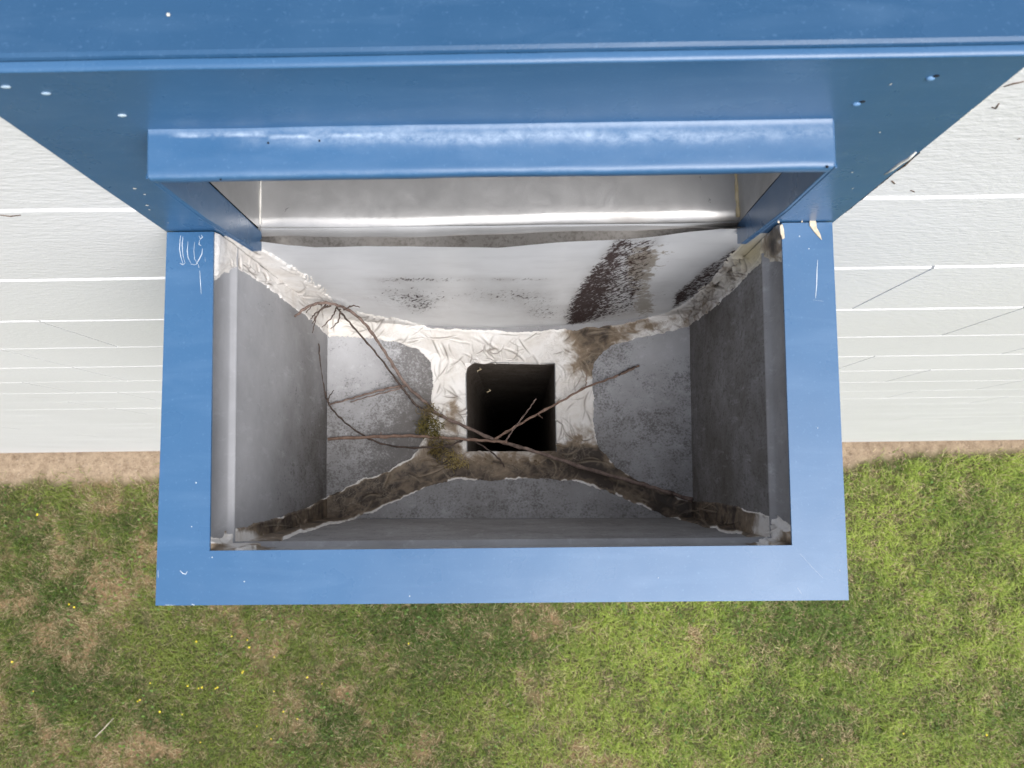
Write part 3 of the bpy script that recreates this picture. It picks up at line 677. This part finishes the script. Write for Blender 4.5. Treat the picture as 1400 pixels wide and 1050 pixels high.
# sides are ordered so that the normal points into the box
faces = []
sides = {'left_wall': (0, 3), 'right_wall': (2, 1), 'front_wall': (3, 2)}
for nm, (a, b) in sides.items():
    A = np.array([*ri[a][:2], -T]); B = np.array([*ri[b][:2], -T]); A1, B1 = wall_pts(a, b)
    c = (np.array([cx_, cy_, 0]) - (A + B) / 2); c[2] = 0; c /= np.linalg.norm(c)
    # upper lip strip of the liner, set back 1.6 mm under the rim, with a rolled seam
    f = lambda U, V, nm=nm: metal_fields(U, V, nm)
    n = 80; t = np.linspace(0, 1, n)[:, None]
    prof = [(0, -.0005), (.02, -.0020), (.80, -.0020), (.90, -.0012), (.95, .0016), (1.0, .0024), (1.06, .0014), (1.10, 0)]
    V = np.concatenate([lerp(lerp(A, A1, s), lerp(B, B1, s), t) + c * d for s, d in prof])
    U, Vv = topx(V); dk, dt = f(U, Vv)
    link('liner_lip', npmesh('liner_lip', V, gridf(n, len(prof)), {'dark': dk * .6, 'dirt': np.clip(dt, 0, 1) * .6}), GALV, boxo, True)
    faces.append((nm, add_surface(nm, [fo[a], fo[b], B1, A1], 120, 80, GALV, f)))
def bulge_back(P):
    u = (P[:, 0] - fo[0][0]) / (fo[1][0] - fo[0][0]); t = np.clip((P[:, 2] - ZF) / (-ZF), 0, 1)
    P = P.copy(); P[:, 1] -= .013 * np.clip(np.sin(np.clip(u, 0, 1) * math.pi), 0, 1) * (1 - t) ** 1.3; return P
bt0 = np.array([-.2165, .0010, -.006]); bt1 = np.array([.2142, .0010, -.006])
bb0 = fo[0] + [0, 0, -.02]; bb1 = fo[1] + [0, 0, -.02]
faces.append(('back_wall', add_surface('back_wall', [bt0, bb0, bb1, bt1][::1], 100, 180, LINER, liner_fields, .0012, bulge_back)))
hop = {'left': (3, 0), 'back': (0, 1), 'right': (1, 2), 'front': (2, 3)}
for nm, (a, b) in hop.items():
    corners = [fo[a], ho[a], ho[b], fo[b]]
    corners = [fo[b], fo[a], ho[a], ho[b]]
    f = lambda U, V, nm=nm: metal_fields(U, V, nm)
    faces.append((nm, add_surface('hopper_' + nm, corners, 110, 60, GALV, f)))
# make sure every liner face points into the box
ctr = np.array([cx_, cy_, -.1])
# sealant over every surface of the liner, as one continuous skin of raised patches
VV, FF, DD, YY, LL = [], [], [], [], []; off = 0
SR = random.Random(21); STROKES = []
for zone, n_, ang, sp, L0, L1 in (((325, 345, 440, 425), 46, 1.0, .5, 14, 34), ((430, 425, 600, 470), 60, .25, .8, 14, 46), ((600, 455, 800, 497), 60, .5, 1.4, 10, 40), ((592, 480, 640, 610), 46, 1.2, .7, 12, 40),
        ((760, 490, 812, 620), 36, 1.5, .6, 14, 40), ((800, 440, 930, 475), 30, -.15, .4, 14, 46), ((920, 350, 1050, 440), 90, -.6, .8, 12, 44), ((500, 600, 820, 670), 50, .1, .5, 16, 60), ((340, 660, 560, 740), 46, -.35, .3, 16, 50), ((830, 640, 1075, 745), 70, .35, .5, 16, 54), ((300, 325, 350, 378), 14, .5, 1, 10, 24)):
    for i in range(int(n_ * .9)):
        x, y = SR.uniform(zone[0], zone[2]), SR.uniform(zone[1], zone[3]); a = ang + SR.gauss(0, sp * .6) + 1.1 * math.sin(x / 37 + y / 29); L = SR.uniform(L0, L1); k = SR.gauss(0, .035); P = [(x, y)]
        for j in range(7): x += math.cos(a) * L / 7; y += math.sin(a) * L / 7; a += k * L / 7; P.append((x, y))
        STROKES.append((P, SR.uniform(.6, 1.3), SR.uniform(.15, 1), SR.choice((-1, 1))))
def strokes(U, V):
    ln = np.zeros(U.shape); rd = np.zeros(U.shape)
    for P, wd, al, sg in STROKES:
        xs = [p[0] for p in P]; ys = [p[1] for p in P]
        ix = np.nonzero((U > min(xs) - 7) & (U < max(xs) + 7) & (V > min(ys) - 7) & (V < max(ys) + 7))[0]
        if not len(ix): continue
        u, v = U[ix], V[ix]; d = np.full(len(ix), 1e9); tt = np.zeros(len(ix)); sd_ = np.zeros(len(ix))
        for j in range(7):
            ax, ay = P[j]; ex, ey = P[j + 1][0] - ax, P[j + 1][1] - ay; t = np.clip(((u - ax) * ex + (v - ay) * ey) / (ex * ex + ey * ey), 0, 1)
            q = np.hypot(u - ax - ex * t, v - ay - ey * t); c = q < d; d = np.where(c, q, d); tt = np.where(c, (j + t) / 7, tt); sd_ = np.where(c, np.sign(ex * (v - ay) - ey * (u - ax)) * sg, sd_)
        tp = np.sin(np.clip(tt, .02, .98) * math.pi) ** .6 * al
        ln[ix] = np.maximum(ln[ix], np.exp(-(d / wd) ** 2) * tp)
        rd[ix] = np.maximum(rd[ix], np.exp(-((d - 2.4 * wd) / (1.3 * wd)) ** 2) * tp * (sd_ > 0))
    return ln, rd
def seal_patch(corners, nu, nv, bulge=None, wall=False):
    global off
    P, nn = quadgrid(corners, nu, nv)
    if bulge is not None: P = bulge(P)
    if np.dot(nn, ctr - P.mean(0)) < 0: nn = -nn
    U, Vv = topx(P); s = seal_sd(U, Vv)
    flow = fbm(U / 38, Vv / 38, o=2, s=140) * 3.5
    wx, wy = U + 9 * fbm(U / 22, Vv / 22, o=2, s=141), Vv + 9 * fbm(U / 22, Vv / 22, o=2, s=145)
    rid = np.abs(fbm(wx / 13, wy / 13, o=1, s=150)); rid = np.minimum(rid, np.abs(fbm(wx / 8, wy / 8, o=1, s=152)) * 1.5)
    ri2 = fbm(U / 7, Vv / 7, o=3, s=160)
    ln, rd = strokes(U, Vv)
    h = np.where(s > 0, .0005 + .0012 * (1 - np.exp(-s / 7)) + (.0022 * rd - .0009 * ln + .0008 * fbm(U / 26, Vv / 26, o=2, s=161) + .0004 * ri2) * (1 - np.exp(-s / 4)) * (1 + BL(U, Vv, 990, 385, 55, 45, .9)), -.0012 + .0006 * np.clip(s, -3, 0) / 3)
    h = h + .0007 * np.exp(-((s - 2.0) / 1.8) ** 2)        # raised brushed rim
    if wall: h = h * np.clip((-T - P[:, 2]) / .005, 0, 1)        # feathers out under the rim
    P = P + nn * h[:, None]
    F = gridf(nu, nv); keep = (s[F] > -5).any(1); F = F[keep]
    used = np.unique(F); remap = -np.ones(len(P), int); remap[used] = np.arange(len(used))
    VV.append(P[used]); FF.append(remap[F] + off); off += len(used)
    crz = ln * (s > 1)
    DD.append(np.clip(dirt_f(U, Vv, s) + .10 * fbm(U / 18, Vv / 18, o=3, s=180) * (s > 1), 0, 1)[used]); LL.append(np.clip(crz, 0, 1)[used])
    YY.append(np.clip(BL(U, Vv, 1030, 345, 34, 26, .9) + BL(U, Vv, 985, 385, 40, 20, .25), 0, 1)[used])
for nm, (a, b) in sides.items():
    A1, B1 = wall_pts(a, b); A = np.array([*ri[a][:2], -T]); B = np.array([*ri[b][:2], -T])
    seal_patch([fo[a], fo[b], B, A], 420, 260, None, True)
seal_patch([bt0, bb0, bb1, bt1], 260, 420, bulge_back)
for nm, (a, b) in hop.items(): seal_patch([fo[b], fo[a], ho[a], ho[b]], 320, 190)
o = link('sealant', npmesh('sealant', np.concatenate(VV), np.concatenate(FF), {'dirt': np.concatenate(DD), 'line': np.concatenate(LL), 'yellow': np.concatenate(YY)}), SEAL, boxo, True)

# outlet pipe
PIPE = galv('dirty_pipe_steel', (.42, .38, .34), (.05, .04, .035), (.10, .07, .05), .2, .5, .8)
rows = [0, -.004, -.02, -.06, -.12, -.2, -.35, -.7, -1.5, -3.0]
c4 = [np.array(p) for p in ho]; k_ = .009
loop = [c4[0] + [0, -.013, 0], c4[0] + [.002, -.006, 0], c4[0] + [.010, 0, 0], c4[1], c4[2], c4[3]]
V = np.concatenate([[p + [0, 0, r + .0015] for p in loop] for r in rows]); n = len(loop); F = []
for r in range(len(rows) - 1):
    for i in range(n): a, b = r * n + i, r * n + (i + 1) % n; F.append([a, b, b + n, a + n])
F += [[(len(rows) - 1) * n + i for i in (0, 1, 2, 3)], [(len(rows) - 1) * n + i for i in (0, 3, 4, 5)]]
link('outlet_pipe', npmesh('outlet_pipe', V, F, {'dark': np.full(len(V), .6), 'dirt': np.full(len(V), .7)}), PIPE, boxo)
# ledge filling the cut corner of the outlet, and the bright cut edge of the pipe
mb = MB(); vs = [mb.bm.verts.new(p + [0, 0, .0012]) for p in (c4[0] + [-.002, .002, 0], loop[0], loop[1], loop[2])]; mb.bm.faces.new(vs); o = mb.build('corner_ledge', SEAL, boxo)
EDGE = plain('pipe_edge_metal', (.30, .31, .33), (.45, .46, .48), .4, 100, 0, .6)
mb = MB()
for a, b in ((loop[3], loop[4]), (loop[5], loop[0]), (loop[2], loop[3])): mb.tube([a + [0, 0, .0022], (a + b) / 2 + [0, 0, .0026], b + [0, 0, .0022]], .0006, 6)
mb.build('pipe_edge', EDGE, boxo, True)
# blobs of sealant hanging in the pipe mouth
for (u, v), dz in (((668, 532), -.034), ((655, 503), -.006)):
    q = onz(u, v, ZH + dz); pts = [q + np.array([.003 * math.sin(i * 1.9), -.0016 * i, .002 * math.cos(i * 1.3)]) for i in range(6)]
    mb = MB(); mb.tube(pts[:4], [.0004, .0007, .0008, .0003], 6); mb.build('sealant_drip', YC, boxo, True)

# scratches and scraped paint on the rim
SCR = plain('bare_scratch', (.38, .46, .56), (.58, .63, .70), .5, 200)
def scratch(pts, wd, name='scratch', mat=SCR):
    mb = MB(); P = [onz(u, v, .0002) for u, v in pts]; L = []; R = []
    for i, p in enumerate(P):
        d = P[min(i + 1, len(P) - 1)] - P[max(i - 1, 0)]; d /= np.linalg.norm(d); q = np.array([-d[1], d[0], 0]) * wd * (.5 + .8 * random.random()) * (.4 if i in (0, len(P) - 1) else 1)
        L.append(mb.bm.verts.new(p + q)); R.append(mb.bm.verts.new(p - q))
    for i in range(len(P) - 1): mb.bm.faces.new([L[i], R[i], R[i + 1], L[i + 1]])
    return mb.build(name, mat, boxo)
for pts, wd in (([(247, 322), (246, 330), (245.5, 340), (247, 350), (250, 361)], .00035), ([(250, 323), (249, 335), (250, 348), (253, 360)], .00028), ([(257, 330), (256, 343), (257, 352), (261, 360)], .00028),
                ([(266, 331), (265, 343), (266, 354), (269, 359)], .00028), ([(277, 340), (276, 347), (272, 355), (268, 362)], .0004), ([(246, 360), (250, 362), (254, 359)], .0003), ([(261, 361), (266, 362), (271, 360)], .0003),
                ([(275, 321), (277, 324), (274, 327), (272, 322)], .00035), ([(273, 328), (272, 334), (275, 336)], .0003), ([(271, 361), (272, 366)], .0004), ([(273, 370), (274, 385), (275, 402)], .00032), ([(280, 352), (281, 358)], .0002),
                ([(1118, 355), (1117, 370), (1116.5, 390), (1115, 408)], .00045), ([(1112, 410), (1126, 412)], .00015), ([(1090, 803), (1096, 812)], .00025), ([(1094, 757), (1110, 775), (1125, 790)], .00012),
                ([(246, 780), (250, 784), (254, 785), (256, 781)], .00025), ([(262, 826), (266, 827.3)], .0006), ([(226, 827), (240, 827.4)], .0003), ([(1148, 779), (1149, 782)], .0004), ([(216, 780), (216.3, 790)], .0003)):
    scratch(pts, wd)
SCAB = plain('scraped_filler', (.55, .45, .32), (.70, .62, .50), .8, 300, .0004)
for poly in ([(1107, 299), (1113, 298), (1116, 303), (1117, 311), (1121, 318), (1124, 328), (1119, 323), (1113, 316), (1107, 308)], [(1066, 308), (1070, 306), (1072, 314), (1073, 325), (1070, 327), (1067, 318)], [(1063, 300), (1066, 301), (1066, 305), (1063, 304)], [(1095, 300), (1097, 300), (1098, 303), (1096, 304)]):
    mb = MB(); up = [onz(u, v, .0011) for u, v in poly]; lo = [p - [0, 0, .0014] for p in up]
    mb.prism(lo, up, .0003, 1); mb.build('filler_scrap', SCAB, boxo)
for u, v, r in ((1093, 323, .0006), (1106, 340, .0005), (268, 660, .0006), (262, 720, .0004), (334, 795, .0005), (1118, 585, .0004), (290, 762, .0005), (560, 815, .0005), (900, 790, .0004)):
    q = onz(u, v, .0002); mb = MB(); dome(mb, q, r, .0002); mb.build('paint_speck', SCR, boxo, True)
for u, v in ((302, 246), (367, 196), (437, 193)):
    q = onz(u, v, .1816); mb = MB(); dome(mb, q + [0, 0, .0006], .0006, .0004); mb.build('rust_pit', DARK, scup, True)
for u in (1131,): q = onz(u, 228 + (1140 - u) * .012, .181); mb = MB(); dome(mb, q, .0008, .0006); mb.build('rust_pit', DARK, scup, True)

# downspout under the box
ds = tag(empty('downspout', (cx_, cy_, ZG)), 'square blue downspout below the collector box, hidden beneath it', 'downspout')
mb = MB(); r = .0605; c0 = (cx_ - r, cy_ - r); c1 = (cx_ + r, cy_ + r)
for a, b in (((c0[0], c0[1]), (c0[0] + .002, c1[1])), ((c1[0] - .002, c0[1]), (c1[0], c1[1])), ((c0[0] + .002, c0[1]), (c1[0] - .002, c0[1] + .002)), ((c0[0] + .002, c1[1] - .002), (c1[0] - .002, c1[1]))):
    mb.box((a[0], a[1], ZG - .02), (b[0], b[1], -.44))
mb.build('pipe', BLUE, ds)

# ================================================================== TWIGS AND MOSS
def crom(P, n=6):
    P = [np.array(p, float) for p in P]; Q = [2 * P[0] - P[1]] + P + [2 * P[-1] - P[-2]]; out = []
    for i in range(1, len(Q) - 2):
        for k in range(n):
            t = k / n; a, b, c, d = Q[i - 1:i + 3]
            out.append(.5 * ((2 * b) + (-a + c) * t + (2 * a - 5 * b + 4 * c - d) * t * t + (-a + 3 * b - 3 * c + d) * t ** 3))
    out.append(P[-1]); return out
def twig(pts, r0, r1, name, parent, mat=None, seed=0):
    # pts: (u, v, z) picked on the hopper; r0 -> r1 taper, buds as swellings
    C = crom([onz(u, v, z) for u, v, z in pts], 7); n = len(C); rr = []
    for i in range(n):
        t = i / (n - 1); r = (r0 + (r1 - r0) * t) * 1.14
        r *= 1 + .12 * math.sin(i * 1.7 + seed) + (.38 if (i + seed) % 11 == 0 else 0)
        rr.append(r)
        C[i] = C[i] + np.array([.0004 * math.sin(i * 2.1 + seed), .0004 * math.cos(i * 1.6 + seed), 0])
    mb = MB(); mb.tube(C, rr, 8); return mb.build(name, mat or BARK, parent, True)
BARKD = plain('dark_twig_bark', (.045, .034, .03), (.13, .095, .08), .8, 200, .0006)
BARKR = plain('reddish_twig_bark', (.15, .090, .068), (.29, .20, .155), .7, 200, .0006)
br = tag(empty('forked_branch', tuple(onz(675, 602, -.372))), 'long grey-brown forked branch arching from the left corner across the outlet to the lower right', 'branch')
twig([(947, 684, -.338), (900, 669, -.350), (870, 660, -.356), (800, 640, -.366), (740, 620, -.372), (700, 608, -.373), (675, 601, -.372), (640, 585, -.370), (600, 567, -.366), (585, 553, -.362), (556, 527, -.352), (538, 500, -.340), (520, 472, -.322), (500, 444, -.292), (480, 426, -.265), (460, 417, -.238), (440, 414, -.222), (420, 420, -.20), (403, 433, -.19)], .0021, .0011, 'stem', br)
twig([(600, 567, -.366), (572, 556, -.362), (560, 543, -.357), (548, 528, -.350), (520, 490, -.328), (490, 455, -.298), (470, 432, -.262), (460, 420, -.242)], .0012, .0008, 'side_shoot', br, BARKD, 1)
twig([(556, 527, -.352), (530, 531, -.350), (500, 539, -.347), (480, 545, -.345), (450, 553, -.340)], .0013, .0009, 'side_shoot', br, seed=2)
twig([(552, 530, -.351), (528, 536, -.349), (498, 544, -.347), (479, 550, -.345)], .0008, .0005, 'side_shoot', br, seed=4)
twig([(436, 470, -.30), (438, 500, -.315), (443, 530, -.330), (450, 553, -.340), (466, 572, -.346), (490, 591, -.352), (520, 606, -.357), (560, 612, -.362), (610, 610, -.367), (636, 600, -.370)], .0006, .0010, 'side_shoot', br, BARKD, 5)
for i, (a, b, c) in enumerate([((452, 420), (438, 424), (427, 442)), ((448, 420), (432, 428), (425, 436)), ((460, 422), (455, 432), (440, 448)), ((465, 424), (463, 438), (452, 450)), ((440, 419), (430, 415), (418, 428)), ((446, 418), (434, 430), (427, 455)), ((470, 426), (482, 418), (492, 420))]):
    twig([(a[0], a[1] - 2, -.236), (b[0], b[1], -.228), (c[0], c[1], -.222)], .0008, .0004, 'twiglet', br, BARKD, i)
twig([(640, 598, -.370), (662, 611, -.372), (682, 627, -.374), (690, 640, -.375), (688, 647, -.376)], .0009, .0007, 'side_shoot', br, BARKD, 8)
twig([(600, 566, -.366), (588, 562, -.364), (575, 566, -.365)], .0007, .0004, 'twiglet', br, BARKD, 3)
twig([(450, 553, -.34), (449, 545, -.338), (456, 534, -.335)], .0007, .0004, 'twiglet', br, BARKD, 3)
b2 = tag(empty('straight_twig', tuple(onz(560, 598, -.36))), 'straight reddish twig from the left fold to the outlet, forked at its right end', 'twig')
twig([(448, 600, -.340), (520, 597, -.350), (560, 596, -.355), (600, 598, -.362), (640, 601, -.366), (672, 603, -.3675), (694, 605, -.368)], .0017, .0014, 'stem', b2, BARKR, 3)
twig([(676, 601, -.3675), (700, 586, -.366), (735, 566, -.364), (770, 547, -.362), (800, 530, -.360), (830, 519, -.358), (855, 509, -.356), (873, 500, -.354)], .0013, .0009, 'side_shoot', b2, BARKR, 6)
twig([(691, 604, -.368), (700, 590, -.366), (712, 574, -.363), (724, 558, -.360), (733, 545, -.358)], .0008, .0006, 'side_shoot', b2, seed=7)
twig([(845, 513, -.357), (860, 505, -.3555), (874, 500, -.354)], .0012, .0009, 'dark_tip', b2, BARKD, 2)
for i, (u, v, a, b) in enumerate(((801, 530, 802, 507), (735, 566, 742, 572), (520, 597, 521, 591))):
    twig([(u, v, -.361), ((u + a) / 2, (v + b) / 2, -.360), (a, b, -.359)], .0006, .0003, 'bud', b2, BARKR, i)

def moss(name, label, cx, cy, z, sx, sy, n, cols, seed):
    R = random.Random(seed); root = None; mb = MB()
    c = onz(cx, cy, z); s = 1 / 1150.0
    for i in range(n):
        a = R.uniform(0, 6.28); rr = math.sqrt(R.random()); p = c + np.array([math.cos(a) * rr * sx * s, math.sin(a) * rr * sy * s, R.uniform(0, .008) * (1 - rr * .6)])
        d = R.uniform(0, 6.28); L = R.uniform(.002, .0055); pts = [p]; cur = R.uniform(-1.1, 1.1); el = R.uniform(-.35, .5)
        for k in range(4):
            d += cur; p = p + np.array([math.cos(d) * L, math.sin(d) * L, L * el * (1 - k * .5)]) * .55; p[2] = max(p[2], c[2] - .001); pts.append(p)
        mb.tube(pts, [R.uniform(.00022, .00042)] * 5, 4)
    m = M(name + '_fibres', .8, 0, .2); m.col(m.mix(m.ramp(m.noise(260, 3), .38, .62), cols[0], cols[1]))
    return tag(mb.build(name, m.m, None, True), label, 'moss')
moss('moss_clump', 'olive green moss tuft under the straight twig, left of the outlet', 589, 584, -.361, 15, 15, 190, ((.05, .045, .015), (.24, .20, .06)), 3)
moss('moss_clump', 'straw-coloured loop of dry moss at the lower left corner of the outlet', 621, 631, -.374, 15, 13, 70, ((.22, .16, .05), (.52, .43, .19)), 5)
moss('moss_clump', 'thin trail of brown moss threads between the two moss tufts', 598, 612, -.369, 11, 15, 80, ((.08, .06, .02), (.26, .20, .08)), 8)
moss('moss_clump', 'loose brown threads beside the branch above the green moss tuft', 588, 563, -.36, 12, 9, 50, ((.12, .09, .04), (.28, .22, .12)), 9)

# crumbs of dirt on the hopper floor
mb = MB(); R = random.Random(4)
for i in range(420):
    u, v = R.gauss(640, 90), R.gauss(640, 18)
    if R.random() < .4: u, v = R.uniform(780, 1040), R.uniform(470, 720)
    if not (450 < u < 1000 and 560 < v < 712): continue
    if 630 < u < 768 and 490 < v < 626: continue
    z = ZH + .006 + max(0, (abs(v - 560) - 60)) * .0002; q = onz(u, v, z); r = R.uniform(.0004, .0013)
    g = bmesh.ops.create_icosphere(mb.bm, subdivisions=1, radius=r)
    for vv in g['verts']: vv.co = Vector(q) + Vector((vv.co.x * R.uniform(.7, 1.6), vv.co.y * R.uniform(.7, 1.4), vv.co.z * .6))
tag(mb.build('dirt_crumbs', plain('crumbs', (.06, .04, .025), (.26, .19, .12), .9, 400), None, True), 'brown crumbs of dirt scattered over the sealant around the outlet', 'dirt', kind='stuff')
